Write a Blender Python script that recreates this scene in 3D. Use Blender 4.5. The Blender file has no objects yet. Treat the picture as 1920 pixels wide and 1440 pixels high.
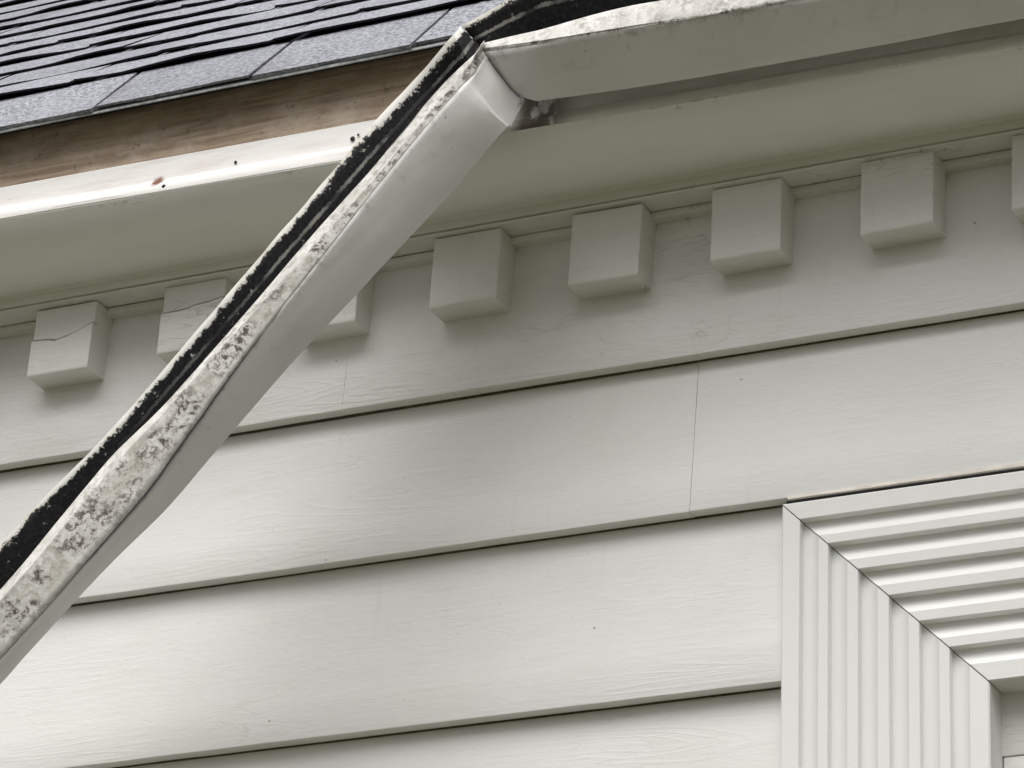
import bpy, math, random
from mathutils import Vector, Matrix, noise

# ------------------------------------------------------------------ camera, sky, sun, exposure
SC = bpy.context.scene
COL = SC.collection
cam_data = bpy.data.cameras.new("camera")
cam_data.sensor_width = 36.0
cam_data.lens = 132.94
cam_data.clip_start = 0.05
cam_data.clip_end = 2000.0
camera = bpy.data.objects.new("camera", cam_data)
COL.objects.link(camera)
right = Vector((0.90583636, 0.42204638, 0.03656983))
down = Vector((-0.14418512, 0.38832917, -0.91017092))
fwd = Vector((-0.39833547, 0.81919309, 0.41261549))
mw = Matrix((right, -down, -fwd)).transposed().to_4x4()
mw.translation = Vector((1.872, -3.850, 1.611))
camera.matrix_world = mw
SC.camera = camera

SUN_ELEV, SUN_AZ = 66.0, 177.0            # azimuth measured from +Y (into the wall) clockwise
world = bpy.data.worlds.new("World")
SC.world = world
world.use_nodes = True
wn, wl = world.node_tree.nodes, world.node_tree.links
wn.clear()
w_out = wn.new("ShaderNodeOutputWorld")
w_bg = wn.new("ShaderNodeBackground")
w_sky = wn.new("ShaderNodeTexSky")
w_sky.sky_type = 'NISHITA'
w_sky.sun_disc = False
w_sky.sun_elevation = math.radians(SUN_ELEV)
w_sky.sun_rotation = math.radians(SUN_AZ)
w_sky.air_density = 1.0
w_sky.dust_density = 6.0
w_sky.ozone_density = 1.0
w_hs = wn.new("ShaderNodeHueSaturation")   # cloud cover: the blue of a clear sky is mostly gone
w_hs.inputs["Saturation"].default_value = 0.32
w_bg.inputs["Strength"].default_value = 0.05
wl.new(w_sky.outputs[0], w_hs.inputs["Color"])
wl.new(w_hs.outputs[0], w_bg.inputs["Color"])
wl.new(w_bg.outputs[0], w_out.inputs["Surface"])

sun_data = bpy.data.lights.new("sun", 'SUN')
sun_data.energy = 1.5
sun_data.angle = math.radians(72)
sun_data.color = (1.0, 0.98, 0.955)
sun = bpy.data.objects.new("sun", sun_data)
COL.objects.link(sun)
az, el = math.radians(SUN_AZ), math.radians(SUN_ELEV)
to_sun = Vector((math.sin(az) * math.cos(el), math.cos(az) * math.cos(el), math.sin(el)))
sun.rotation_euler = to_sun.to_track_quat('Z', 'Y').to_euler()
sun.location = to_sun * 20

SC.view_settings.view_transform = 'Standard'
SC.view_settings.look = 'None'
SC.view_settings.gamma = 1.0
SC.view_settings.use_curve_mapping = False
SC.view_settings.exposure = 1.2
SC.cycles.max_bounces = 6
SC.cycles.diffuse_bounces = 5
SC.cycles.glossy_bounces = 2

random.seed(7)

# ------------------------------------------------------------------ node helpers
class NT:
    """small wrapper for building a material node tree"""
    def __init__(self, name):
        self.m = bpy.data.materials.new(name)
        self.m.use_nodes = True
        self.n, self.l = self.m.node_tree.nodes, self.m.node_tree.links
        self.n.clear()
        self.out = self.n.new("ShaderNodeOutputMaterial")
        self.b = self.n.new("ShaderNodeBsdfPrincipled")
        self.l.new(self.b.outputs[0], self.out.inputs[0])
    def set(self, sock, v):
        if hasattr(v, "is_output"):
            self.l.new(v, sock)
        else:
            sock.default_value = v
    def pos(self):
        return self.n.new("ShaderNodeNewGeometry").outputs["Position"]
    def uv(self):
        return self.n.new("ShaderNodeUVMap").outputs[0]
    def sep(self, v):
        s = self.n.new("ShaderNodeSeparateXYZ"); self.l.new(v, s.inputs[0]); return s.outputs
    def comb(self, x, y, z):
        s = self.n.new("ShaderNodeCombineXYZ")
        for i, v in enumerate((x, y, z)): self.set(s.inputs[i], v)
        return s.outputs[0]
    def scale(self, v, s):
        m = self.n.new("ShaderNodeVectorMath"); m.operation = 'MULTIPLY'
        self.l.new(v, m.inputs[0]); m.inputs[1].default_value = s
        return m.outputs[0]
    def noise(self, v, scale=1.0, detail=4.0, rough=0.55, dist=0.0):
        t = self.n.new("ShaderNodeTexNoise")
        self.l.new(v, t.inputs["Vector"])
        t.inputs["Scale"].default_value = scale; t.inputs["Detail"].default_value = detail
        t.inputs["Roughness"].default_value = rough; t.inputs["Distortion"].default_value = dist
        return t.outputs[0]
    def voronoi(self, v, scale=1.0):
        t = self.n.new("ShaderNodeTexVoronoi")
        self.l.new(v, t.inputs["Vector"]); t.inputs["Scale"].default_value = scale
        return t.outputs
    def math(self, op, a, b=0.0, c=0.0, clamp=False):
        m = self.n.new("ShaderNodeMath"); m.operation = op; m.use_clamp = clamp
        for i, v in enumerate((a, b, c)): self.set(m.inputs[i], v)
        return m.outputs[0]
    def ramp(self, f, a, b, lo=0.0, hi=1.0):
        m = self.n.new("ShaderNodeMapRange"); m.interpolation_type = 'SMOOTHSTEP'
        self.l.new(f, m.inputs[0])
        for i, v in zip((1, 2, 3, 4), (a, b, lo, hi)): m.inputs[i].default_value = v
        return m.outputs[0]
    def mix(self, f, a, b):
        m = self.n.new("ShaderNodeMix"); m.data_type = 'RGBA'
        self.set(m.inputs[0], f); self.set(m.inputs[6], a); self.set(m.inputs[7], b)
        return m.outputs[2]
    def bump(self, h, strength, dist, prev=None):
        b = self.n.new("ShaderNodeBump")
        b.inputs["Strength"].default_value = strength; b.inputs["Distance"].default_value = dist
        self.l.new(h, b.inputs["Height"])
        if prev is not None: self.l.new(prev, b.inputs["Normal"])
        return b.outputs[0]
    def done(self, col, rough=0.6, normal=None, spec=0.3, metal=0.0):
        self.set(self.b.inputs["Base Color"], col)
        self.set(self.b.inputs["Roughness"], rough)
        self.b.inputs["Specular IOR Level"].default_value = spec
        self.b.inputs["Metallic"].default_value = metal
        if normal is not None: self.l.new(normal, self.b.inputs["Normal"])
        return self.m

def spots(t, p, centres, radius, soft, wob=None):
    """mask of small marks round given points of the place"""
    tot = None
    for c in centres:
        d = t.n.new("ShaderNodeVectorMath"); d.operation = 'DISTANCE'
        t.l.new(p, d.inputs[0]); d.inputs[1].default_value = c
        dd = d.outputs["Value"]
        if wob is not None: dd = t.math('ADD', dd, t.math('MULTIPLY', t.math('SUBTRACT', wob, 0.5), radius * 1.4))
        k = t.ramp(dd, radius - soft, radius + soft, 1.0, 0.0)
        tot = k if tot is None else t.math('MAXIMUM', tot, k)
    return tot

def mat_paint(name, base=(0.80, 0.795, 0.778, 1), grain=1.0, axis='x', dirt=0.5, rings=True, checks=0.0):
    t = NT(name)
    p = t.pos()
    along = axis == 'x'
    def ax(a, d, c): return (a, d, c) if along else (c, d, a)
    fine = t.noise(t.scale(p, ax(3.0, 30.0, 62.0)), 3.0, 6.0, 0.62, 0.4)
    lump = t.noise(p, 95.0, 4.0, 0.65)
    chunk = t.noise(t.scale(p, ax(16.0, 30.0, 50.0)), 1.7, 4.0, 0.6, 1.2)
    nrm = t.bump(fine, 0.34 * grain, 0.0012)
    if rings:
        cath = t.noise(t.scale(p, ax(0.9, 3.0, 9.0)), 1.6, 2.0, 0.5, 0.3)
        lines = t.math('SINE', t.math('MULTIPLY', cath, 120.0))
        where = t.ramp(t.noise(t.scale(p, (1.6, 1.6, 5.0)), 1.3, 2.0), 0.50, 0.64)
        nrm = t.bump(t.math('MULTIPLY', t.ramp(lines, 0.3, 1.0), where), 0.20 * grain, 0.0009, nrm)
    nrm = t.bump(chunk, 0.30 * grain, 0.0018, nrm)
    nrm = t.bump(lump, 0.30 * grain, 0.0010, nrm)
    soil = t.noise(t.scale(p, (1.0, 1.0, 1.8)), 3.2, 5.0, 0.6)
    streak = t.noise(t.scale(p, ax(6.0, 3.0, 40.0)), 1.2, 4.0, 0.6)
    run = t.noise(t.scale(p, ax(46.0, 4.0, 2.6)), 1.0, 4.0, 0.62)
    c = t.mix(t.ramp(soil, 0.35, 0.75, 0.0, dirt), base, (base[0] * 0.86, base[1] * 0.865, base[2] * 0.83, 1))
    c = t.mix(t.ramp(streak, 0.56, 0.80, 0.0, dirt * 0.6), c, (base[0] * 0.78, base[1] * 0.775, base[2] * 0.73, 1))
    c = t.mix(t.ramp(run, 0.60, 0.78, 0.0, dirt * 0.4), c, (base[0] * 0.80, base[1] * 0.79, base[2] * 0.74, 1))
    if checks:
        # fine checks in old paint along the grain, only in some patches
        v = t.n.new("ShaderNodeTexVoronoi"); v.feature = 'DISTANCE_TO_EDGE'
        wob = t.n.new("ShaderNodeVectorMath"); wob.operation = 'ADD'
        t.l.new(t.scale(p, ax(15.0, 20.0, 95.0)), wob.inputs[0])
        nz = t.n.new("ShaderNodeTexNoise"); nz.inputs["Scale"].default_value = 60.0
        t.l.new(p, nz.inputs["Vector"]); t.l.new(t.scale(nz.outputs["Color"], (0.7, 0.7, 0.7)), wob.inputs[1])
        t.l.new(wob.outputs[0], v.inputs["Vector"]); v.inputs["Scale"].default_value = 1.0
        line = t.ramp(v.outputs["Distance"], 0.012, 0.045, 1.0, 0.0)
        patch = t.ramp(t.noise(t.scale(p, (1.4, 1.4, 3.4)), 2.4, 3.0), 0.50, 0.68)
        line = t.math('MULTIPLY', t.math('MULTIPLY', line, patch), t.ramp(t.noise(p, 38.0, 3.0), 0.42, 0.58))
        c = t.mix(t.math('MULTIPLY', line, 0.55 * checks), c, (base[0] * 0.52, base[1] * 0.50, base[2] * 0.45, 1))
        nrm = t.bump(t.math('SUBTRACT', 1.0, line), 0.6 * checks, 0.0009, nrm)
    speck = t.noise(p, 210.0, 2.0, 0.5)
    c = t.mix(t.ramp(speck, 0.735, 0.77, 0.0, 0.55 * dirt), c, (0.26, 0.25, 0.21, 1))
    return t.done(c, t.ramp(lump, 0.3, 0.7, 0.5, 0.68), nrm, 0.28)

M_SIDING = mat_paint("painted_siding", grain=0.7, checks=0.3)
M_FRIEZE = mat_paint("painted_frieze", grain=1.7, dirt=0.8, checks=0.9)
M_TRIM = mat_paint("painted_trim", base=(0.79, 0.782, 0.755, 1), grain=1.7, dirt=0.8, rings=False, checks=1.0)
M_CASING_V = mat_paint("painted_casing_upright", base=(0.82, 0.82, 0.81, 1), grain=0.35, axis='z', dirt=0.2, rings=False)
M_CASING_H = mat_paint("painted_casing_head", base=(0.82, 0.815, 0.80, 1), grain=0.35, dirt=0.2, rings=False)

def mat_crown():
    t = NT("painted_crown")
    p = t.pos(); s = t.sep(p)
    lump = t.noise(t.scale(p, (1.0, 3.0, 3.0)), 34.0, 5.0, 0.6)
    fine = t.noise(t.scale(p, (3.0, 40.0, 40.0)), 3.0, 5.0, 0.6, 0.4)
    nrm = t.bump(lump, 0.30, 0.0014, t.bump(fine, 0.40, 0.0012))
    soil = t.noise(t.scale(p, (1.0, 4.0, 4.0)), 3.0, 5.0, 0.6)
    c = t.mix(t.ramp(soil, 0.35, 0.75, 0.0, 0.55), (0.79, 0.78, 0.74, 1), (0.66, 0.66, 0.585, 1))
    # peeling, dirty paint along the front edge of the moulding
    edge = t.ramp(s[1], -0.166, -0.152, 1.0, 0.0)
    ragged = t.noise(t.scale(p, (26.0, 60.0, 60.0)), 2.4, 4.0, 0.6)
    some = t.ramp(t.noise(t.comb(s[0], 0.0, 0.0), 5.0, 2.0), 0.47, 0.62)
    flake = t.math('MULTIPLY', t.math('MULTIPLY', edge, t.ramp(ragged, 0.56, 0.62)), some)
    c = t.mix(t.math('MULTIPLY', flake, 0.75), c, (0.12, 0.11, 0.09, 1))
    return t.done(c, 0.62, nrm, 0.25)
M_CROWN = mat_crown()

RUST_AT = [(-0.4435, -0.156, 3.841)]
def mat_strip():
    t = NT("painted_eave_strip")
    p = t.pos()
    lump = t.noise(t.scale(p, (1.0, 4.0, 4.0)), 40.0, 5.0, 0.6)
    soil = t.noise(t.scale(p, (1.0, 5.0, 5.0)), 9.0, 5.0, 0.62)
    c = t.mix(t.ramp(soil, 0.45, 0.72, 0.0, 0.5), (0.84, 0.82, 0.80, 1), (0.66, 0.60, 0.56, 1))
    wob = t.noise(p, 130.0, 4.0, 0.7)
    r = spots(t, p, RUST_AT, 0.008, 0.004, wob)
    c = t.mix(t.math('MULTIPLY', r, 0.95), c, (0.17, 0.065, 0.03, 1))
    s = t.sep(p)
    leak = t.math('MULTIPLY', t.ramp(s[0], 0.05, 0.08), t.ramp(s[0], 0.10, 0.16, 1.0, 0.06))
    drip = t.noise(t.scale(p, (34.0, 10.0, 14.0)), 1.4, 5.0, 0.65)
    c = t.mix(t.math('MULTIPLY', leak, t.ramp(drip, 0.40, 0.50, 0.30, 0.95)), c, (0.10, 0.085, 0.065, 1))
    fl = t.noise(t.scale(p, (1.0, 2.0, 2.0)), 120.0, 3.0, 0.6)
    c = t.mix(t.ramp(fl, 0.70, 0.76, 0.0, 0.5), c, (0.35, 0.27, 0.20, 1))
    return t.done(c, 0.8, t.bump(lump, 0.35, 0.0014), 0.1)
M_STRIP = mat_strip()

def mat_rawwood():
    t = NT("bare_fascia_wood")
    p = t.pos()
    g = t.noise(t.scale(p, (3.0, 30.0, 55.0)), 2.2, 7.0, 0.65, 0.6)
    b = t.noise(t.scale(p, (5.0, 6.0, 8.0)), 2.2, 6.0, 0.7)
    c = t.mix(t.ramp(g, 0.32, 0.68), (0.27, 0.20, 0.145, 1), (0.49, 0.385, 0.29, 1))
    c = t.mix(t.ramp(b, 0.45, 0.72, 0.0, 0.7), c, (0.58, 0.50, 0.42, 1))
    d = t.noise(p, 75.0, 4.0, 0.65)
    c = t.mix(t.ramp(d, 0.60, 0.72, 0.0, 0.6), c, (0.10, 0.075, 0.055, 1))
    return t.done(c, 0.85, t.bump(g, 0.4, 0.002), 0.15)
M_WOOD = mat_rawwood()

def mat_shingle():
    t = NT("asphalt_shingle_granules")
    p = t.pos()
    gr = t.noise(t.scale(p, (0.7, 1.0, 1.0)), 230.0, 3.0, 0.7)
    v = t.voronoi(p, 330.0)
    cl = t.noise(t.scale(p, (1.0, 1.0, 1.0)), 14.0, 5.0, 0.6)
    c = t.mix(t.ramp(gr, 0.36, 0.64), (0.115, 0.12, 0.138, 1), (0.39, 0.40, 0.44, 1))
    c = t.mix(t.ramp(cl, 0.35, 0.7, 0.0, 0.45), c, (0.31, 0.315, 0.35, 1))
    oi = t.n.new("ShaderNodeObjectInfo").outputs["Random"]
    c = t.mix(t.math('MULTIPLY', oi, 0.30), c, (0.13, 0.135, 0.15, 1))
    worn = t.noise(p, 5.0, 5.0, 0.65)
    c = t.mix(t.ramp(worn, 0.52, 0.72, 0.0, 0.5), c, (0.10, 0.10, 0.105, 1))
    return t.done(c, 0.9, t.bump(v[0], 0.5, 0.0012), 0.2)
M_SHINGLE = mat_shingle()

def mat_plain(name, col, rough=0.7, nscale=60.0, var=0.25, bump=0.2, spec=0.2, metal=0.0):
    t = NT(name)
    p = t.pos()
    n = t.noise(p, nscale, 4.0, 0.6)
    c = t.mix(t.ramp(n, 0.3, 0.7), tuple(x * (1 - var) for x in col[:3]) + (1,), tuple(min(1, x * (1 + var)) for x in col[:3]) + (1,))
    return t.done(c, rough, t.bump(n, bump, 0.001), spec, metal)

M_BUTT = mat_plain("asphalt_cut_edge", (0.022, 0.019, 0.026), 0.95, 200.0, 0.4, 0.4)
M_DRIP = mat_plain("weathered_drip_edge", (0.42, 0.44, 0.45), 0.6, 90.0, 0.3, 0.2)
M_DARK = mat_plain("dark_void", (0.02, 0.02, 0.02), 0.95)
M_DECK = mat_plain("bare_wood_lap_shade", (0.17, 0.15, 0.115), 0.9)  # bare wood, its dark tone also paints the shade between lapped boards
M_NAIL = mat_plain("nail_iron", (0.035, 0.025, 0.022), 0.7)
M_NAILP = mat_plain("painted_nail", (0.46, 0.45, 0.42), 0.6)
M_CAULK = mat_plain("old_caulk", (0.76, 0.71, 0.65), 0.7, 40.0, 0.12, 0.3)
M_STRAP = mat_plain("galvanised_strap", (0.45, 0.46, 0.47), 0.45, 60.0, 0.2, 0.1, 0.5, 0.6)

def mat_gutter_outside():
    t = NT("gutter_painted_outside")
    p = t.pos()
    u = t.sep(t.uv())
    soil = t.noise(t.scale(p, (3.0, 3.0, 3.0)), 3.0, 5.0, 0.6)
    along = t.noise(t.comb(t.math('MULTIPLY', u[0], 3.0), t.math('MULTIPLY', u[1], 9.0), 0.0), 1.6, 5.0, 0.6)
    c = t.mix(t.ramp(soil, 0.35, 0.72, 0.0, 0.5), (0.66, 0.655, 0.635, 1), (0.54, 0.535, 0.51, 1))
    c = t.mix(t.ramp(along, 0.55, 0.75, 0.0, 0.35), c, (0.40, 0.395, 0.375, 1))
    sp = t.noise(p, 120.0, 3.0, 0.6)
    c = t.mix(t.ramp(sp, 0.71, 0.76, 0.0, 0.6), c, (0.20, 0.195, 0.18, 1))
    run = t.noise(t.comb(t.math('MULTIPLY', u[0], 55.0), t.math('MULTIPLY', u[1], 1.1), 2.0), 1.0, 4.0, 0.6)
    c = t.mix(t.math('MULTIPLY', t.ramp(run, 0.55, 0.72, 0.0, 0.42), t.ramp(u[1], 2.2, 3.9)), c, (0.33, 0.32, 0.29, 1))
    # mildew creeping down from the lip
    top = t.ramp(t.math('ADD', u[1], t.math('MULTIPLY', t.math('SUBTRACT', t.noise(p, 46.0, 4.0, 0.65), 0.5), 1.6)), 3.85, 4.25)
    c = t.mix(t.math('MULTIPLY', top, 0.45), c, (0.16, 0.16, 0.14, 1))
    dent = t.noise(p, 26.0, 3.0, 0.5)
    scr = t.noise(t.comb(t.math('MULTIPLY', u[0], 5.0), t.math('MULTIPLY', u[1], 46.0), 0.0), 1.3, 5.0, 0.65)
    c = t.mix(t.ramp(scr, 0.64, 0.74, 0.0, 0.4), c, (0.36, 0.355, 0.335, 1))
    big = t.noise(p, 9.0, 2.0, 0.5)
    nr = t.bump(big, 0.25, 0.012, t.bump(scr, 0.12, 0.0008, t.bump(dent, 0.16, 0.003)))
    return t.done(c, 0.46, nr, 0.4)
M_GOUT = mat_gutter_outside()

def mat_gutter_inside():
    t = NT("gutter_mildewed_inside")
    p = t.pos()
    u = t.sep(t.uv())
    w = t.noise(p, 170.0, 6.0, 0.75)
    w2 = t.noise(p, 17.0, 3.0, 0.6)
    lim = t.math('ADD', u[1], t.math('ADD', t.math('MULTIPLY', t.math('SUBTRACT', w, 0.5), 0.34), t.math('MULTIPLY', t.math('SUBTRACT', w2, 0.5), 0.30)))
    k = t.ramp(lim, 0.060, 0.095)
    lim2 = t.math('ADD', u[1], t.math('ADD', t.math('MULTIPLY', t.math('SUBTRACT', w, 0.5), 0.10), t.math('MULTIPLY', t.math('SUBTRACT', w2, 0.5), 0.05)))
    strip = t.math('MULTIPLY', t.ramp(lim2, 0.26, 0.28), t.ramp(lim2, 0.31, 0.335, 1.0, 0.0))
    strip = t.math('MULTIPLY', strip, t.ramp(w2, 0.40, 0.60, 0.1, 1.0))
    k = t.math('SUBTRACT', k, t.math('MULTIPLY', strip, t.ramp(u[0], 0.30, 0.75, 0.55, 0.0)))
    flecks = t.ramp(t.noise(p, 95.0, 4.0, 0.7), 0.63, 0.70)
    k = t.math('MULTIPLY', k, t.math('SUBTRACT', 1.0, t.math('MULTIPLY', flecks, t.ramp(u[1], 0.15, 0.6, 0.8, 0.0))))
    clean = t.mix(t.ramp(w2, 0.4, 0.7), (0.80, 0.79, 0.74, 1), (0.62, 0.60, 0.53, 1))
    grime = t.mix(t.ramp(w, 0.4, 0.7), (0.012, 0.013, 0.016, 1), (0.035, 0.034, 0.032, 1))
    c = t.mix(k, clean, grime)
    return t.done(c, 0.7, t.bump(w, 0.3, 0.0012), 0.2)
M_GIN = mat_gutter_inside()

def mat_gutter_lip():
    t = NT("gutter_mottled_lip")
    p = t.pos()
    u = t.sep(t.uv())
    film = t.noise(p, 24.0, 5.0, 0.6, 0.4)
    clus = t.noise(p, 105.0, 6.0, 0.74, 0.4)
    big = t.noise(p, 22.0, 4.0, 0.6)
    fine = t.noise(p, 190.0, 4.0, 0.7)
    mid = t.math('MULTIPLY', t.ramp(u[1], 4.05, 4.35), t.ramp(u[1], 4.80, 5.10, 1.0, 0.0))
    c = t.mix(t.ramp(film, 0.36, 0.62), (0.68, 0.67, 0.645, 1), (0.52, 0.51, 0.475, 1))
    band = t.math('ADD', t.math('MULTIPLY', mid, 0.6), 0.4)
    grey = t.math('MULTIPLY', t.ramp(clus, 0.36, 0.62, 0.0, 0.85), band)
    c = t.mix(grey, c, (0.34, 0.32, 0.275, 1))
    dark = t.math('MULTIPLY', t.math('MULTIPLY', t.ramp(clus, 0.48, 0.58), t.ramp(big, 0.42, 0.58)), band)
    c = t.mix(t.math('MULTIPLY', dark, 0.93), c, (0.055, 0.048, 0.036, 1))
    c = t.mix(t.math('MULTIPLY', t.ramp(fine, 0.60, 0.67, 0.0, 0.7), band), c, (0.15, 0.14, 0.115, 1))
    return t.done(c, 0.6, t.bump(clus, 0.3, 0.001), 0.3)
M_GLIP = mat_gutter_lip()

def mat_ground():
    t = NT("lawn")
    p = t.pos()
    a = t.noise(p, 2.2, 6.0, 0.65); b = t.noise(p, 60.0, 4.0, 0.7)
    c = t.mix(t.ramp(a, 0.3, 0.7), (0.090, 0.090, 0.056, 1), (0.122, 0.117, 0.080, 1))
    c = t.mix(t.ramp(b, 0.4, 0.7, 0.0, 0.6), c, (0.052, 0.060, 0.028, 1))
    return t.done(c, 0.95, t.bump(b, 0.8, 0.02), 0.1)
M_GROUND = mat_ground()

# ------------------------------------------------------------------ mesh helpers
def link(name, me, mats, parent=None):
    o = bpy.data.objects.new(name, me)
    COL.objects.link(o)
    for m in (mats if isinstance(mats, (list, tuple)) else [mats]):
        me.materials.append(m)
    if parent is not None:
        o.parent = parent
    return o

def smooth(me, deg=32):
    for f in me.polygons: f.use_smooth = True
    me.set_sharp_from_angle(angle=math.radians(deg))

def mesh(name, verts, faces, deg=32):
    me = bpy.data.meshes.new(name)
    me.from_pydata([tuple(v) for v in verts], [], faces)
    me.update()
    if deg: smooth(me, deg)
    return me

def prism(name, sections, deg=32):
    """closed section polygons (same count) lofted in order, capped at both ends"""
    n = len(sections[0]); vs = []; fs = []
    for s in sections: vs += s
    for i in range(len(sections) - 1):
        for j in range(n):
            a, b = i * n + j, i * n + (j + 1) % n
            fs.append((a, b, b + n, a + n))
    fs.append(tuple(range(n - 1, -1, -1)))
    k = (len(sections) - 1) * n
    fs.append(tuple(range(k, k + n)))
    me = mesh(name, vs, fs, 0)
    import bmesh
    bm = bmesh.new(); bm.from_mesh(me)
    bmesh.ops.recalc_face_normals(bm, faces=bm.faces)
    bm.to_mesh(me); bm.free()
    smooth(me, deg)
    return me

def box(name, x0, x1, y0, y1, z0, z1, bev=0.0):
    import bmesh
    bm = bmesh.new()
    bmesh.ops.create_cube(bm, size=1.0)
    for v in bm.verts:
        v.co = Vector((x0 + (v.co.x + .5) * (x1 - x0), y0 + (v.co.y + .5) * (y1 - y0), z0 + (v.co.z + .5) * (z1 - z0)))
    if bev:
        bmesh.ops.bevel(bm, geom=bm.edges[:], offset=bev, segments=2, affect='EDGES', profile=0.6)
    me = bpy.data.meshes.new(name); bm.to_mesh(me); bm.free()
    smooth(me, 40)
    return me

def wav(x, seed, f=3.0):
    return noise.noise(Vector((x * f, seed * 7.31, 0.5)))

def steps(x0, x1, d):
    n = max(1, int(round((x1 - x0) / d)))
    return [x0 + (x1 - x0) * i / n for i in range(n + 1)]

# ------------------------------------------------------------------ the setting
gme = mesh("ground", [(-400, -400, 0), (400, -400, 0), (400, 400, 0), (-400, 400, 0)], [(0, 1, 2, 3)], 0)
ground = link("ground", gme, M_GROUND)
ground["kind"] = "structure"
ground["label"] = "short lawn below the house wall"

# ------------------------------------------------------------------ the house
house = bpy.data.objects.new("house", None)
COL.objects.link(house)
house["label"] = "white painted house wall with wide lapped siding, dentil cornice and grey shingle roof"
house["category"] = "house"

XL, XR = -2.6, 2.6
ZA, ZB, ZC = 3.551, 3.344, 3.115
LAP = 0.0210
ZTOP = 3.757
WIN_X0, WIN_X1, WIN_Z1, WIN_Z0 = 0.363, 1.75, 3.334, 1.55     # outer edge of the casing
CAS = 0.2517                                                   # casing width

wall = link("wall", box("wall", XL, XR, 0.055, 0.20, 0.0, 3.95), M_DARK, house)

def board(x0, x1, zb, zexp, seed, zt=None, skew=0.0):
    """one lapped siding board; its foot stands LAP proud of the board below"""
    zt = zexp + 0.022 if zt is None else zt
    tilt = LAP / (zexp - zb)
    secs = []
    for x in steps(x0, x1, 0.02):
        dz = 0.0009 * wav(x, seed, 2.0) + 0.0004 * wav(x, seed + 3, 18.0)
        dy = 0.0008 * wav(x, seed + 9, 2.4)
        b = zb + dz + skew * (x - x0)
        h = zt - b
        pts = [(x, 0.0016 + dy, b), (x, 0.0004 + dy, b + 0.0008), (x, dy, b + 0.0022)]
        hx = zexp - 0.0015 - b
        for k in (0.25, 0.5, 0.75):
            pts.append((x, dy + tilt * hx * k + 0.0005 * noise.noise(Vector((x * 3, k * 5, seed))), b + hx * k))
        pts += [(x, dy + tilt * hx, zexp - 0.0015), (x, dy + tilt * h, zt), (x, tilt * h + 0.013, zt), (x, LAP - 0.0042 + 0.0014 * wav(x, seed + 17, 5.0), b)]
        secs.append(pts)
    me = prism("siding_board", secs, 28)
    # never painted, and coloured dark to put shade into the lap crevices: the back, the top and the strip of face hidden under the next board
    for f in me.polygons:
        cz = sum(me.vertices[v].co.z for v in f.vertices) / len(f.vertices)
        if len(f.vertices) == 4 and (f.normal.y > 0.5 or cz > zexp - 0.001):
            f.material_index = 1
    return me

heights = [ZA, ZB, ZC]
while heights[-1] > 0.5:
    heights.append(heights[-1] - 0.224)
seed = 1
joints = {1: [-1.55, 0.2425, 2.0], 2: [-0.95], 3: [-1.9], 4: [-1.2], 5: [-0.5], 6: [-1.6], 7: [-0.1], 8: [-1.1], 9: [-0.7]}
for i in range(1, len(heights)):
    zb, ze = heights[i], heights[i - 1]
    cuts = [XL] + joints.get(i, [-0.8]) + [XR]
    for a, b in zip(cuts[:-1], cuts[1:]):
        a += 0.00035; b -= 0.00035
        if ze < WIN_Z0 or zb > WIN_Z1 - 0.001:
            spans = [(a, b)]
        else:
            spans = [(a, min(b, WIN_X0 - 0.0016)), (max(a, WIN_X1 + 0.0016), b)]
        for s0, s1 in spans:
            if s1 - s0 < 0.03: continue
            seed += 1
            link("siding_board", board(s0, s1, zb, ze, seed), [M_SIDING, M_DECK], wall)

# ------------------------------------------------------------------ cornice: crown moulding, frieze boards, dentils, eave strip, fascia
def sag(x):                       # the front edge of the old moulding dips a little towards the right
    return -0.018 * (max(-1.2, min(1.0, x)) + 0.19)

crown_pts = [(0.05, 3.7632), (-0.0325, 3.7632), (-0.0345, 3.7640), (-0.0352, 3.7665), (-0.0352, 3.7752), (-0.0385, 3.7765), (-0.04, 3.7785), (-0.056, 3.778), (-0.0773, 3.7783), (-0.0973, 3.7807), (-0.116, 3.786), (-0.132, 3.7938), (-0.1453, 3.8032), (-0.1549, 3.8123), (-0.1605, 3.82), (-0.159, 3.827), (0.05, 3.827)]
secs = []
for x in steps(XL, XR, 0.025):
    s = []
    for i, (y, z) in enumerate(crown_pts):
        k = 0.0 if i < 7 else min(1.0, (i - 6) / 8.0)
        k = 1.0 if i >= 14 else k
        wy = 0.0006 * wav(x, i * 0.4 + 20, 4.0) if 0 < i < 16 else 0
        wz = 0.0008 * wav(x, i * 0.3 + 40, 3.0) * (1 if 0 < i < 16 else 0)
        s.append((x, y + wy, z + wz + k * (sag(x) - 0.004)))
    secs.append(s)
cornice = link("cornice", prism("cornice", secs, 25), M_CROWN, house)
cornice["label"] = "smooth sloping crown moulding under the eave"

strip_pts = [(0.0, 3.8275), (-0.1585, 3.8277), (-0.1612, 3.8297), (-0.1615, 3.8345), (-0.159, 3.841), (-0.154, 3.8465), (-0.1522, 3.8471), (-0.1515, 3.849), (-0.1505, 3.8605), (-0.1485, 3.8765), (-0.1465, 3.878), (0.0, 3.878)]
secs = []
for x in steps(XL, XR, 0.02):
    secs.append([(x, y + (0.0007 * wav(x, i * 0.35 + 60, 5.0) if 0 < i < 11 else 0),
                  z - 0.0075 + (-0.0045 if i < 4 else (-0.002 if i < 6 else (0.0 if i < 9 else 0.0055))) + 0.0007 * wav(x, 70 + i * .2, 6.0) + sag(x) * (1.0 if i < 9 else 0.6)) for i, (y, z) in enumerate(strip_pts)])
link("eave_strip", prism("eave_strip", secs, 25), M_STRIP, cornice)

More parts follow.
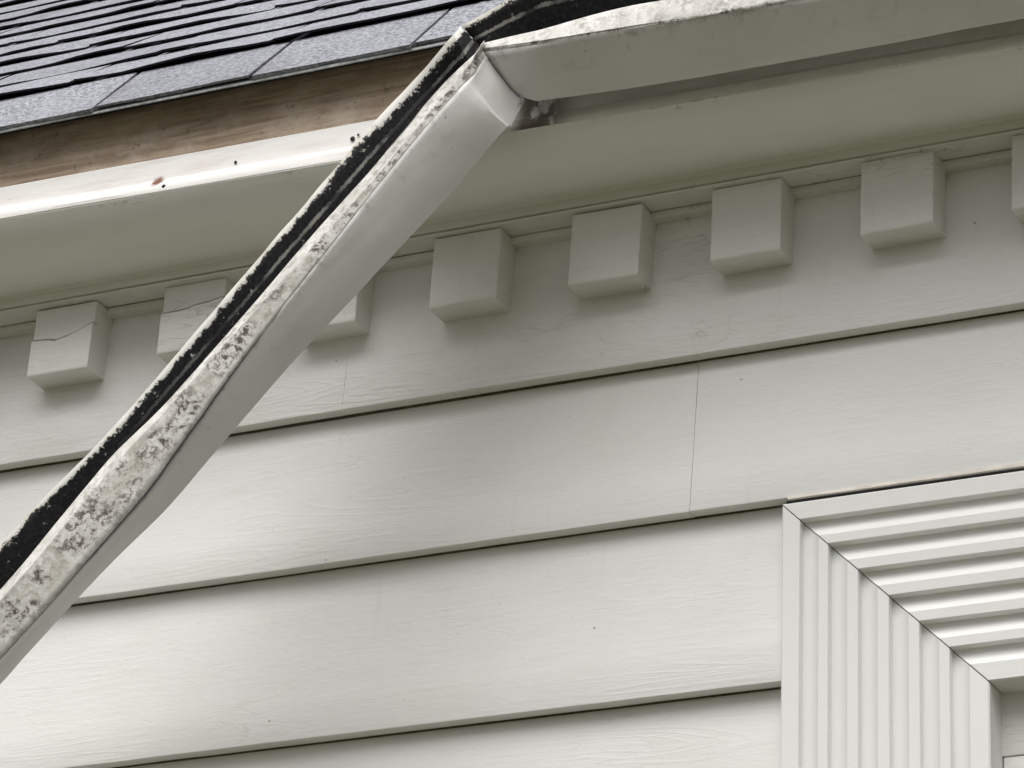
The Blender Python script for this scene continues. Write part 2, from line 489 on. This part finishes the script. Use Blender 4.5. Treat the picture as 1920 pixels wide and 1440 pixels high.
secs = []
for x in steps(XL, XR, 0.03):
    dy = 0.0012 * wav(x, 91, 3.0)
    secs.append([(x, -0.1365 + dy, 3.862), (x, -0.1380 + dy, 3.864), (x, -0.1375 + dy, 3.915), (x, -0.1370 + dy, 3.972), (x, -0.110, 3.972), (x, -0.110, 3.862)])
link("fascia_board", prism("fascia_board", secs, 30), M_WOOD, cornice)

batt = []
for x in steps(XL, XR, 0.03):
    d = 0.0006 * wav(x, 97, 6.0)
    batt.append([(x, 0.0045 + d, 3.7495 + d), (x, 0.0040 + d, 3.7505), (x, 0.0040, 3.7580), (x, 0.03, 3.7580), (x, 0.03, 3.7495)])
bead = []
for x in steps(XL, XR, 0.02):
    d = 0.0005 * wav(x, 98, 5.0) + 0.0003 * wav(x, 99, 31.0)
    bead.append([(x, 0.0030, 3.7585 + d), (x, -0.0335 + d, 3.7585 + d), (x, -0.0352 + d, 3.7596 + d), (x, -0.0352 + d, 3.7606 + d), (x, -0.0330, 3.7612 + d), (x, 0.0030, 3.7612 + d)])
link("bead_strip", prism("bead_strip", bead, 30), M_TRIM, cornice)
link("dentil_batten", prism("dentil_batten", batt, 30), M_TRIM, cornice)

for a, b in ((XL, -0.23885), (-0.23815, 1.35), (1.3516, XR)):
    seed += 1
    link("frieze_board", board(a, b, ZA, ZTOP, seed, zt=ZTOP + 0.001), [M_FRIEZE, M_DECK], cornice)

def dentil_mesh(w, seed, crack=None):
    """block with worn edges whose face leans with the frieze; crack = heights of a split across the face"""
    random.seed(seed)
    h = 0.1000
    lean = 0.06
    zs = [0.0, 0.0012, 0.0035, 0.02, 0.04, 0.06, 0.08, h]
    nx = 10
    front = {}
    vs = []; fs = []
    cols = [0.0, 0.0010, 0.0032] + [w * k / nx for k in range(1, nx)] + [w - 0.0032, w - 0.0010, w]
    if crack: 
        zs = sorted(zs + [0.0005 + 0.0])[:]
    def add(v): vs.append(v); return len(vs) - 1
    rows = []
    if crack:
        base_rows = [0.0, 0.0012, 0.0035, 0.02, 'c0', 'c1', 'c3', 'c2', 0.085, h]
    else:
        base_rows = zs
    for r in base_rows:
        row = []
        for i, x in enumerate(cols):
            edge = 0.0 if 2 <= i <= len(cols) - 3 else (0.0003 if i in (1, len(cols) - 2) else 0.0012)
            z = r; extra = 0.0
            if isinstance(r, str):
                zc = crack(x / w)
                z = zc + {'c0': -0.0023, 'c1': -0.0019, 'c3': 0.0018, 'c2': 0.0024}[r]
                extra = {'c0': 0.0, 'c1': 0.012, 'c3': 0.013, 'c2': 0.0040}[r]
            elif crack and r >= 0.085:
                extra = 0.0040
            foot = 0.0012 if r == 0.0 else (0.0003 if r == 0.0012 else 0.0)
            y = lean * z + edge + foot + extra + 0.0007 * noise.noise(Vector((x * 40, z * 30, seed)))
            zz = z + (0.0009 * noise.noise(Vector((x * 55, seed * 3.1, 2.0))) if not isinstance(r, str) and r < 0.004 else 0)
            row.append(add((x + 0.0004 * noise.noise(Vector((i, z * 40, seed))), y, zz)))
        rows.append(row)
    for a, b in zip(rows[:-1], rows[1:]):
        for i in range(len(cols) - 1):
            fs.append((a[i], a[i + 1], b[i + 1], b[i]))
    D = 0.052
    bl = [add((0.0, D, vs[r[0]][2])) for r in rows]
    br = [add((w, D, vs[r[-1]][2])) for r in rows]
    for k in range(len(rows) - 1):
        fs.append((rows[k][0], rows[k + 1][0], bl[k + 1], bl[k]))
        fs.append((rows[k][-1], br[k], br[k + 1], rows[k + 1][-1]))
    fs.append(tuple([bl[0], br[0]] + rows[0][::-1]))
    fs.append(tuple([br[-1], bl[-1]] + rows[-1]))
    return mesh("dentil", vs, fs, 34)

crackA = lambda t: 0.052 + 0.008 * (t - 0.3) ** 2 * 4 + 0.0012 * math.sin(9 * t) - (0.002 if 0.33 < t < 0.43 else 0)
crackB = lambda t: 0.060 + 0.012 * max(0.0, t - 0.1) ** 1.2 + 0.0008 * math.sin(14 * t)
dent_x = [-2.48, -2.284, -2.088, -1.89, -1.692, -1.494, -1.296, -1.098, -0.896, -0.697, -0.500, -0.302, -0.1047, 0.0868, 0.2773, 0.4711, 0.6604, 0.853, 1.046, 1.239, 1.432, 1.625, 1.818, 2.01, 2.20, 2.39]
for i, x in enumerate(dent_x):
    w = 0.0935 + 0.0025 * random.uniform(-1, 1)
    ck = crackA if abs(x + 0.697) < .01 else (crackB if abs(x + 0.5) < .01 else None)
    d = link("dentil", dentil_mesh(w, i + 1, ck), M_TRIM, cornice)
    random.seed(100 + i)
    d.location = (x, -0.0335, 3.6568 + random.uniform(-0.001, 0.001))
    d.rotation_euler = (0, random.uniform(-0.012, 0.012), random.uniform(-0.01, 0.01))
    if ck is crackA: d["label"] = "cracked dentil block with a split across its face"

# nails and small holes of the trim
def nail(x, y, z, r, mat, parent, name="nail_head"):
    import bmesh
    bm = bmesh.new()
    bmesh.ops.create_uvsphere(bm, u_segments=8, v_segments=5, radius=r)
    for v in bm.verts: v.co = Vector((v.co.x, v.co.y * 0.5, v.co.z))
    me = bpy.data.meshes.new(name); bm.to_mesh(me); bm.free(); smooth(me, 60)
    o = link(name, me, mat, parent); o.location = (x, y, z)
for x, z, r in ((-0.43, 3.828, 0.0034), (-0.163, 3.8505, 0.0034), (-0.331, 3.849, 0.0022), (-0.155, 3.8545, 0.0018)):
    nail(x, -0.1605 if z < 3.84 else -0.1525, z, r, M_NAIL, cornice)
for x, z in ((0.300, 3.516), (0.118, 3.215), (-0.255, 3.626), (-0.2325, 3.592), (-0.315, 3.145), (0.600, 3.672), (-0.2485, 3.349)):
    zb = ZA if z > ZA else (ZB if z > ZB else ZC)
    ze = ZTOP if zb == ZA else (ZA if zb == ZB else ZB)
    nail(x, LAP * (z - zb) / (ze - zb) + 0.0002, z, 0.0017, M_NAILP, wall if zb != ZA else cornice)

# ------------------------------------------------------------------ roof
A1, A2 = math.radians(46.6), math.radians(40.0)
E0 = Vector((0, -0.180, 3.9500))
d1 = Vector((0, math.cos(A1), math.sin(A1))); n1 = Vector((0, -math.sin(A1), math.cos(A1)))
d2 = Vector((0, math.cos(A2), math.sin(A2))); n2 = Vector((0, -math.sin(A2), math.cos(A2)))
EXPO1, EXPO = 0.145, 0.127
P1 = E0 + d1 * EXPO1
deck = []
for x in (XL, XR):
    q = [E0 + d1 * 0.030 - n1 * 0.006, E0 + d1 * 0.030 - n1 * 0.016, E0 + d1 * 0.12 - n1 * 0.022, P1 + d2 * 3.0 - n2 * 0.024, P1 + d2 * 3.0 - n2 * 0.006, P1 - n1 * 0.005]
    deck.append([(x, v.y, v.z) for v in q])
roof = link("roof", prism("roof", deck, 20), M_BUTT, house)
roof["label"] = "grey asphalt shingle roof slope above the eave"

drip = []
for x in steps(XL, XR, 0.03):
    dz = 0.0010 * wav(x, 200, 5.0)
    q = [E0 + d1 * 0.002 - n1 * 0.0012, E0 + d1 * -0.0015 - n1 * 0.0040, E0 + d1 * -0.001 - n1 * 0.0055, E0 + d1 * 0.05 - n1 * 0.0055, E0 + d1 * 0.05 - n1 * 0.0012]
    drip.append([(x, v.y, v.z + dz) for v in q])
link("drip_edge", prism("drip_edge", drip, 30), M_DRIP, roof)

block_sheet = []  # unseen sheet added behind the gutter to keep light off the eave strip
for x in steps(0.035, XR, 0.05):
    dy = 0.0006 * wav(x, 210, 4.0)
    block_sheet.append([(x, -0.1720 + dy, 3.9470), (x, -0.1860 + dy, 3.9270), (x, -0.1853 + dy, 3.9262), (x, -0.1708 + dy, 3.9460)])
link("light_block_sheet", prism("light_block_sheet", block_sheet, 30), M_DRIP, roof)
starter = []
for x in steps(XL, XR, 0.05):
    q = [E0 + d1 * 0.0015 + n1 * 0.0001, E0 + d1 * 0.0005 - n1 * 0.0008, E0 + d1 * 0.14 - n1 * 0.0010, E0 + d1 * 0.14 + n1 * 0.0001]
    starter.append([(x, v.y, v.z) for v in q])
link("starter_strip", prism("starter_strip", starter, 30), M_BUTT, roof)

def shingle_mesh(w, L, th, seed, droop, eave=False):
    """one tab: slightly warped sheet, dark cut edges at foot and sides, granules on top; local x along the eave, y up the slope, z off the roof"""
    nx, ny = 8, 5
    vs = []; fs = []; mi = []
    top = []; bot = []
    for j in range(ny + 1):
        t = j / ny
        rt = []; rb = []
        for i in range(nx + 1):
            x = w * i / nx
            lift = th * (0.95 + 0.85 * noise.noise(Vector((x * 9 + seed * 3.7, seed * 1.3, 0)))) * (1 - t) + 0.0006
            y = L * t + (0.0026 * noise.noise(Vector((x * 24, seed * 2.1, 4))) if j == 0 else 0)
            slant = 0.0
            vs.append((x + slant, y, lift)); rt.append(len(vs) - 1)
            vs.append((x + slant, y, lift - min(lift, 0.0032) + 0.0001 - (0.0032 if lift < 0.003 else 0))); rb.append(len(vs) - 1)
        top.append(rt); bot.append(rb)
    for j in range(ny):
        for i in range(nx):
            fs.append((top[j][i], top[j][i + 1], top[j + 1][i + 1], top[j + 1][i])); mi.append(0)
            fs.append((bot[j][i], bot[j + 1][i], bot[j + 1][i + 1], bot[j][i + 1])); mi.append(1)
    for i in range(nx):
        fs.append((bot[0][i], bot[0][i + 1], top[0][i + 1], top[0][i])); mi.append(1)
        fs.append((top[ny][i], top[ny][i + 1], bot[ny][i + 1], bot[ny][i])); mi.append(1)
    for j in range(ny):
        fs.append((top[j][0], top[j + 1][0], bot[j + 1][0], bot[j][0])); mi.append(1)
        fs.append((bot[j][nx], bot[j + 1][nx], top[j + 1][nx], top[j][nx])); mi.append(1)
    me = mesh("shingle", vs, fs, 30)
    for f, m in zip(me.polygons, mi): f.material_index = m
    me.materials.append(M_SHINGLE); me.materials.append(M_SHINGLE if eave else M_BUTT)
    return me

row_starts = {0: -0.530, 1: -0.632, 2: -0.56, 3: -0.68, 4: -0.50, 5: -0.62, 6: -0.47, 7: -0.58, 8: -0.66, 9: -0.52, 10: -0.6, 11: -0.45}
variants = {}
for r in range(0, 13):
    tabw = 0.232 if r == 0 else 0.305
    L = EXPO1 + 0.003 if r == 0 else EXPO + 0.022
    ang = A1 if r == 0 else A2
    base = E0 if r == 0 else P1 + d2 * (EXPO * (r - 1))
    nn = n1 if r == 0 else n2
    if (r == 0) not in variants:
        variants[r == 0] = [shingle_mesh(tabw - 0.0065, L, 0.0022 if r == 0 else 0.0068, k + (0 if r else 40), 0, r == 0) for k in range(14)]
    x = row_starts.get(r, -0.5)
    while x > -1.75: x -= tabw
    random.seed(500 + r)
    while x < 1.75:
        me = random.choice(variants[r == 0])
        o = bpy.data.objects.new("shingle", me)
        COL.objects.link(o); o.parent = roof
        o.location = Vector((x, base.y, base.z)) + nn * (0.0012 + (0.002 if r else 0.0)) + (d2 if r else d1) * random.uniform(-0.002, 0.002)
        o.rotation_euler = (ang + random.uniform(-0.006, 0.004), 0, random.uniform(-0.004, 0.004))
        x += tabw

# ------------------------------------------------------------------ window with fluted casing
win = bpy.data.objects.new("window", None)
COL.objects.link(win); win.parent = house
win["label"] = "window framed by a wide white fluted casing with mitred corners"

offs = [0.0, 0.0225, 0.058, 0.095, 0.1325, 0.169, 0.205]
prof = [(0.0, 0.050), (0.0, -0.0045), (0.0015, -0.006)]
for k in range(1, 7):
    a = offs[k]
    nxt = offs[k + 1] if k < 6 else None
    e = a + 0.0225
    prof += [(a - 0.0008, -0.006), (a, -0.0054), (a + 0.0006, 0.0052)]
    for q in (0.12, 0.28, 0.45, 0.62, 0.80, 0.94):
        prof.append((a + (e - a) * q, 0.0052 + 0.0014 * math.sin(q * math.pi) - 0.0092 * q ** 1.6))
    prof += [(e, -0.0042), (e + 0.0005, -0.0054), (e + 0.0013, -0.006)]
prof += [(CAS - 0.0018, -0.006), (CAS, -0.0042), (CAS, 0.050)]

def casing(kind):
    secs = []
    if kind == 'side':
        for z in steps(WIN_Z0, WIN_Z1 - CAS - 0.02, 0.04) + ['m']:
            s = []
            for o, y in prof:
                zz = (WIN_Z1 - o - 0.0007) if z == 'm' else z
                wob = 0 if z == 'm' else 0.0004 * wav(zz, 300 + o * 10, 8.0)
                s.append((WIN_X0 + o + wob, y + (0.0006 if z == 'm' else 0), zz))
            secs.append(s)
    elif kind == 'head':
        xs = ['m'] + steps(WIN_X0 + CAS + 0.02, WIN_X1 - CAS - 0.02, 0.04) + ['n']
        for x in xs:
            s = []
            for o, y in prof:
                xx = WIN_X0 + o + 0.0007 if x == 'm' else (WIN_X1 - o - 0.0007 if x == 'n' else x)
                wob = 0 if x in ('m', 'n') else 0.0005 * wav(xx, 330 + o * 10, 8.0)
                s.append((xx, y - 0.0006, WIN_Z1 - o + wob))
            secs.append(s)
    else:
        for z in steps(WIN_Z0, WIN_Z1 - CAS - 0.02, 0.1) + ['m']:
            secs.append([(WIN_X1 - o, y, (WIN_Z1 - o - 0.0007) if z == 'm' else z) for o, y in prof])
    return prism(kind + "_casing", secs, 24)
sc = link("side_casing", casing('side'), M_CASING_V, win)
link("side_casing", casing('other'), M_CASING_V, win)
link("head_casing", casing('head'), M_CASING_H, win)
ix0, ix1, iz1 = WIN_X0 + CAS, WIN_X1 - CAS, WIN_Z1 - CAS
# sill under the casing
link("sill", box("sill", WIN_X0 - 0.03, WIN_X1 + 0.03, -0.05, 0.05, WIN_Z0 - 0.045, WIN_Z0 - 0.001, 0.004), M_TRIM, win)
# jamb lining and blind stop behind the casing, then the sash
link("jamb", box("jamb", ix0 - 0.012, ix0 + 0.012, 0.0505, 0.0545, WIN_Z0, iz1, 0.0008), M_TRIM, win)
link("jamb", box("jamb", ix1 - 0.012, ix1 + 0.012, 0.0505, 0.0545, WIN_Z0, iz1, 0.0008), M_TRIM, win)
sash = link("sash", box("sash_rail", ix0 - 0.02, ix1 + 0.02, 0.036, 0.046, iz1 - 0.075, iz1 + 0.02, 0.0015), M_TRIM, win)
link("sash_stile", box("sash_stile", ix0 + 0.0015, ix0 + 0.052, 0.0365, 0.0465, WIN_Z0, iz1 - 0.0765, 0.0015), M_TRIM, sash)
link("sash_stile", box("sash_stile", ix1 - 0.052, ix1 - 0.0015, 0.0365, 0.0465, WIN_Z0, iz1 - 0.0765, 0.0015), M_TRIM, sash)
tg = NT("window_glass")
pane_mat = tg.done((0.03, 0.035, 0.04, 1), 0.05, None, 0.6)
link("pane", box("pane", ix0 + 0.05, ix1 - 0.05, 0.044, 0.047, WIN_Z0 + 0.01, iz1 - 0.07), pane_mat, sash)
link("joint_shade_strip", box("joint_shade_strip", WIN_X0 + 0.004, WIN_X1 - 0.004, -0.0020, 0.02, WIN_Z1 + 0.0004, WIN_Z1 + 0.0052), M_DARK, win)  # solid black strip standing in for the shade inside the gap
# caulk bead between head casing and the board above
secs = []
for x in steps(WIN_X0 + 0.006, WIN_X1 - 0.004, 0.012):
    t = min(1.0, (x - WIN_X0) / 0.5)
    d = 0.0008 * wav(x, 400, 14.0)
    z0 = WIN_Z1 + 0.0052 + 0.0004 * wav(x, 402, 30.0); z1 = z0 + 0.0060 + 0.003 * t + d
    secs.append([(x, -0.0012 + d * .5, z0), (x, -0.0032 + d, z0 + 0.002), (x, -0.0022, z1 - 0.001), (x, 0.003, z1), (x, 0.02, z1), (x, 0.02, z0)])
link("caulk_bead", prism("caulk_bead", secs, 40), M_CAULK, win)

# ------------------------------------------------------------------ the gutter: a run still on the eave, folded over and hanging from the fold
# stations along each run; per station: back rim, back foot, front foot, face, band foot, lip outer, lip inner
LEFT = [
    [(0.0128, -0.2120, 3.9440), (0.0580, -0.1830, 3.8830), (0.1016, -0.2050, 3.8241), (0.0848, -0.2320, 3.8423), (0.0676, -0.2500, 3.8727), (0.0653, -0.2550, 3.8795), (0.0645, -0.2500, 3.8927)],
    [(0.0052, -0.2150, 3.9326), (0.0450, -0.1880, 3.8500), (0.0933, -0.2250, 3.7810), (0.0740, -0.2620, 3.8055), (0.0684, -0.2780, 3.8321), (0.0667, -0.2820, 3.8487), (0.0684, -0.2750, 3.8639)],
    [(-0.0283, -0.2030, 3.9117), (0.0180, -0.1630, 3.8639), (0.0953, -0.2380, 3.7750), (0.0782, -0.2700, 3.7916), (0.0574, -0.2880, 3.8131), (0.0496, -0.2880, 3.8216), (0.0377, -0.2800, 3.8350)],
    [(-0.1005, -0.2150, 3.8282), (-0.0525, -0.1745, 3.7786), (0.0273, -0.2482, 3.6915), (0.0092, -0.2798, 3.7096), (-0.0099, -0.2988, 3.7292), (-0.0160, -0.3000, 3.7356), (-0.0294, -0.2916, 3.7502)],
    [(-0.1855, -0.2370, 3.7117), (-0.1413, -0.1955, 3.6664), (-0.0621, -0.2666, 3.5854), (-0.0757, -0.2974, 3.5994), (-0.0890, -0.3184, 3.6130), (-0.1006, -0.3220, 3.6249), (-0.1137, -0.3128, 3.6383)],
    [(-0.2794, -0.2650, 3.5792), (-0.2405, -0.2220, 3.5392), (-0.1632, -0.2892, 3.4659), (-0.1685, -0.3188, 3.4723), (-0.1762, -0.3428, 3.4809), (-0.1954, -0.3500, 3.5001), (-0.2068, -0.3396, 3.5108)],
    [(-0.3602, -0.2890, 3.4641), (-0.3229, -0.2450, 3.4254), (-0.2452, -0.3096, 3.3564), (-0.2463, -0.3384, 3.3597), (-0.2472, -0.3644, 3.3625), (-0.2765, -0.3740, 3.3911), (-0.2893, -0.3628, 3.4023)],
    [(-0.4003, -0.3010, 3.4103), (-0.3625, -0.2565, 3.3710), (-0.2839, -0.3198, 3.3034), (-0.2833, -0.3482, 3.3054), (-0.2810, -0.3752, 3.3057), (-0.3177, -0.3860, 3.3410), (-0.3333, -0.3744, 3.3544)],
    [(-0.4580, -0.3180, 3.3430), (-0.4209, -0.2730, 3.3040), (-0.3416, -0.3350, 3.2386), (-0.3373, -0.3630, 3.2378), (-0.3317, -0.3910, 3.2358), (-0.3654, -0.4030, 3.2679), (-0.3820, -0.3910, 3.2817)],
    [(-0.5079, -0.3350, 3.2778), (-0.4712, -0.2900, 3.2391), (-0.3906, -0.3520, 3.1752), (-0.3842, -0.3800, 3.1731), (-0.3764, -0.4080, 3.1698), (-0.4083, -0.4200, 3.1999), (-0.4251, -0.4080, 3.2134)],
    [(-0.6350, -0.3650, 3.1191), (-0.5986, -0.3200, 3.0804), (-0.5146, -0.3820, 3.0201), (-0.5078, -0.4100, 3.0193), (-0.4996, -0.4380, 3.0173), (-0.5317, -0.4500, 3.0466), (-0.5498, -0.4380, 3.0598)],
    [(-0.9075, -0.4250, 2.7836), (-0.8729, -0.3800, 2.7453), (-0.7818, -0.4420, 2.6933), (-0.7729, -0.4700, 2.6942), (-0.7638, -0.4980, 2.6949), (-0.7962, -0.5100, 2.7225), (-0.8157, -0.4980, 2.7340)],
    [(-1.2370, -0.4950, 2.3810), (-1.2046, -0.4500, 2.3431), (-1.1047, -0.5120, 2.3012), (-1.0931, -0.5400, 2.3042), (-1.0814, -0.5680, 2.3070), (-1.1141, -0.5800, 2.3328), (-1.1354, -0.5680, 2.3421)],
]
RIGHT = [
    [(0.0142, -0.2120, 3.9444), (0.0620, -0.1830, 3.8850), (0.1150, -0.2000, 3.8247), (0.0881, -0.2220, 3.8387), (0.0667, -0.2500, 3.8766), (0.0638, -0.2520, 3.8814), (0.0633, -0.2460, 3.8928)],
    [(0.1194, -0.2160, 3.9798), (0.1079, -0.1700, 3.9041), (0.1179, -0.2000, 3.8241), (0.1338, -0.2360, 3.8402), (0.1486, -0.2700, 3.8604), (0.1494, -0.2720, 3.8642), (0.1440, -0.2620, 3.8854)],
    [(0.2194, -0.2160, 3.9884), (0.2072, -0.1700, 3.8991), (0.2172, -0.2000, 3.8191), (0.2324, -0.2360, 3.8355), (0.2467, -0.2700, 3.8561), (0.2475, -0.2720, 3.8600), (0.2422, -0.2620, 3.8928)],
    [(0.3250, -0.2160, 3.9877), (0.3115, -0.1700, 3.8957), (0.3215, -0.2000, 3.8157), (0.3361, -0.2360, 3.8321), (0.3498, -0.2700, 3.8527), (0.3506, -0.2720, 3.8566), (0.3458, -0.2620, 3.8899)],
    [(0.5305, -0.2160, 3.9865), (0.5145, -0.1700, 3.8927), (0.5245, -0.2000, 3.8127), (0.5378, -0.2360, 3.8281), (0.5504, -0.2700, 3.8476), (0.5511, -0.2720, 3.8513), (0.5475, -0.2620, 3.8870)],
    [(0.7417, -0.2160, 3.9823), (0.7230, -0.1700, 3.8906), (0.7330, -0.2000, 3.8106), (0.7450, -0.2360, 3.8244), (0.7563, -0.2700, 3.8421), (0.7571, -0.2720, 3.8456), (0.7545, -0.2620, 3.8799)],
    [(1.1045, -0.2160, 3.9760), (1.0817, -0.1700, 3.8904), (1.0917, -0.2000, 3.8104), (1.1012, -0.2360, 3.8224), (1.1104, -0.2700, 3.8381), (1.1111, -0.2720, 3.8414), (1.1104, -0.2620, 3.8748)],
    [(2.6000, -0.2160, 3.9700), (2.6000, -0.1700, 3.8900), (2.6000, -0.1950, 3.8150), (2.6000, -0.2300, 3.8250), (2.6000, -0.2640, 3.8430), (2.6000, -0.2660, 3.8450), (2.6000, -0.2560, 3.8700)],
]


def catmull(a, b, c, d, t):
    return 0.5 * ((2 * b) + (c - a) * t + (2 * a - 5 * b + 4 * c - d) * t * t + (3 * b - a - 3 * c + d) * t ** 3)

def dense(stations, d=0.012, straight_first=True):
    S = [[Vector(p) for p in s] for s in stations]
    out = []; us = []; u = 0.0
    for i in range(len(S) - 1):
        a, b, c, e = S[max(0, i - 1)], S[i], S[i + 1], S[min(len(S) - 1, i + 2)]
        if straight_first and i == 1: a = b
        ln = (c[5] - b[5]).length
        n = max(3, int(ln / d)) if ln < 0.6 else int(ln / 0.04)
        for k in range(n + (1 if i == len(S) - 2 else 0)):
            t = k / n
            if straight_first and i == 0:
                out.append([b[j].lerp(c[j], t) for j in range(7)])
            else:
                # tangents scaled for the uneven spacing of the stations
                la = max((b[5] - a[5]).length, 1e-4); le = max((e[5] - c[5]).length, 1e-4)
                sec = []
                for j in range(7):
                    aa = b[j] + (a[j] - b[j]) * min(3.0, ln / la)
                    ee = c[j] + (e[j] - c[j]) * min(3.0, ln / le)
                    sec.append(catmull(aa, b[j], c[j], ee, t))
                out.append(sec)
            us.append(u + ln * t)
        u += ln
    return out, us

def profile(s, u, j0, j1, seed, crev=0.0):
    """fine points from node j0 to node j1 of one station with their v coordinate"""
    R, BB, BF, M, BD, LO, LI = s
    if crev:
        if j0 <= 0: BD = BD + (BB - BD).normalized() * 0.006 * crev + (BF - BD).normalized() * 0.0105 * crev
        else: BD = BD + (BD - LO).normalized() * 0.002 * crev
    pts = []
    def seg(a, b, n, v0, last=False):
        for k in range(n + (1 if last else 0)):
            pts.append((a.lerp(b, k / n), v0 + k / n))
    if j0 <= 0 and j1 > 0:
        seg(R, BB, 8, 0)
        r = (BB - BF) * 0.12
        pts.append((BB - r * 0.3 + (R - BB) * 0.03, 1.0))
        seg(BB - r, BF + r, 4, 1.05)
        # face: foot, ogee belly, band foot
        c1 = BF * 0.0 + M * 2 - (BF + BD) * 0.5
        for k in range(13):
            t = k / 12
            p = BF * (1 - t) ** 2 + c1 * 2 * t * (1 - t) + BD * t * t
            pts.append((p, 2 + 2 * t))
    else:
        inset = (M - BD) * 0.03
        seg(BD, LO, 6, 4)
        mid = LO.lerp(LI, 0.5) + (LO - BD) * 0.06
        pts += [(LO, 5.0), (mid, 5.5), (LI, 6.0), (LI + (BD - LO) * 0.22 + (LI - LO) * 0.05, 6.3)]
    res = []
    for p, v in pts:
        q = Vector((u * 7.0, v * 1.3, seed))
        w = noise.noise_vector(q) * 0.0014 + noise.noise_vector(q * 4.1) * 0.0004
        if 0 < v < 0.05 or v == 0: w += Vector((0, 0, 0.0016 * noise.noise(Vector((u * 26, 3.3, seed)))))
        res.append((p + w, v))
    return res

def gutter_mesh(name, stations, j0, j1, seed, mats, th=0.0014, flip=False, hung=False):
    secs, us = dense(stations)
    vs = []; uvs = []; n = None
    for s, u in zip(secs, us):
        pr = profile(s, u, j0, j1, seed, max(0.0, min(1.0, (u - 0.42) / 0.35)) if hung else 0.0)
        n = len(pr)
        for p, v in pr: vs.append(tuple(p)); uvs.append((u, v))
    fs = []
    for i in range(len(secs) - 1):
        for j in range(n - 1):
            a = i * n + j
            q = (a, a + 1, a + 1 + n, a + n)
            fs.append(q[::-1] if flip else q)
    me = mesh(name, vs, fs, 30)
    lay = me.uv_layers.new(name="UVMap")
    for lp in me.loops:
        lay.data[lp.index].uv = uvs[lp.vertex_index]
    for m in mats: me.materials.append(m)
    return me

def gutter_part(name, stations, j0, j1, seed, mats, parent, flip, th=0.0014):
    me = gutter_mesh(name, stations, j0, j1, seed, mats, th, flip, stations is LEFT)
    o = bpy.data.objects.new(name, me)
    COL.objects.link(o); o.parent = parent
    md = o.modifiers.new("sheet", 'SOLIDIFY')
    md.thickness = th; md.offset = -1.0
    if len(mats) > 1:
        md.material_offset = 1; md.material_offset_rim = 0
    return o

gutter = bpy.data.objects.new("rain_gutter", None)
COL.objects.link(gutter)
gutter["label"] = "mildewed pale metal gutter torn off the eave and folded, one half hanging diagonally"
gutter["category"] = "gutter"
hang = gutter_part("hanging_trough", LEFT, 0, 4, 3.0, [M_GOUT, M_GIN], gutter, False)
hang["label"] = "torn gutter half hanging down diagonally across the wall"
gutter_part("front_lip", LEFT, 4, 6, 3.0, [M_GLIP], hang, False)
att = gutter_part("attached_trough", RIGHT, 0, 4, 8.0, [M_GOUT, M_GIN], gutter, True)
att["label"] = "gutter half still fixed along the eave, rolled forward"
gutter_part("front_lip", RIGHT, 4, 6, 8.0, [M_GLIP], att, True)
# straps that still carry the attached half (beyond the right edge of the picture)
for x in (1.35, 1.75):
    q0 = Vector((x, -0.214, 3.984)); q1 = Vector((x, -0.176, 3.975)); q2 = Vector((x, 0.02, 4.135))
    sct = []
    for p, nn in ((q0, Vector((0, 0, 1))), (q1, n2), (q2, n2)):
        sct.append([tuple(p + Vector((-0.012, 0, 0))), tuple(p + Vector((0.012, 0, 0))), tuple(p + Vector((0.012, 0, 0)) + nn * 0.002), tuple(p + Vector((-0.012, 0, 0)) + nn * 0.002)])
    link("hanger_strap", prism("hanger_strap", sct, 30), M_STRAP, att)
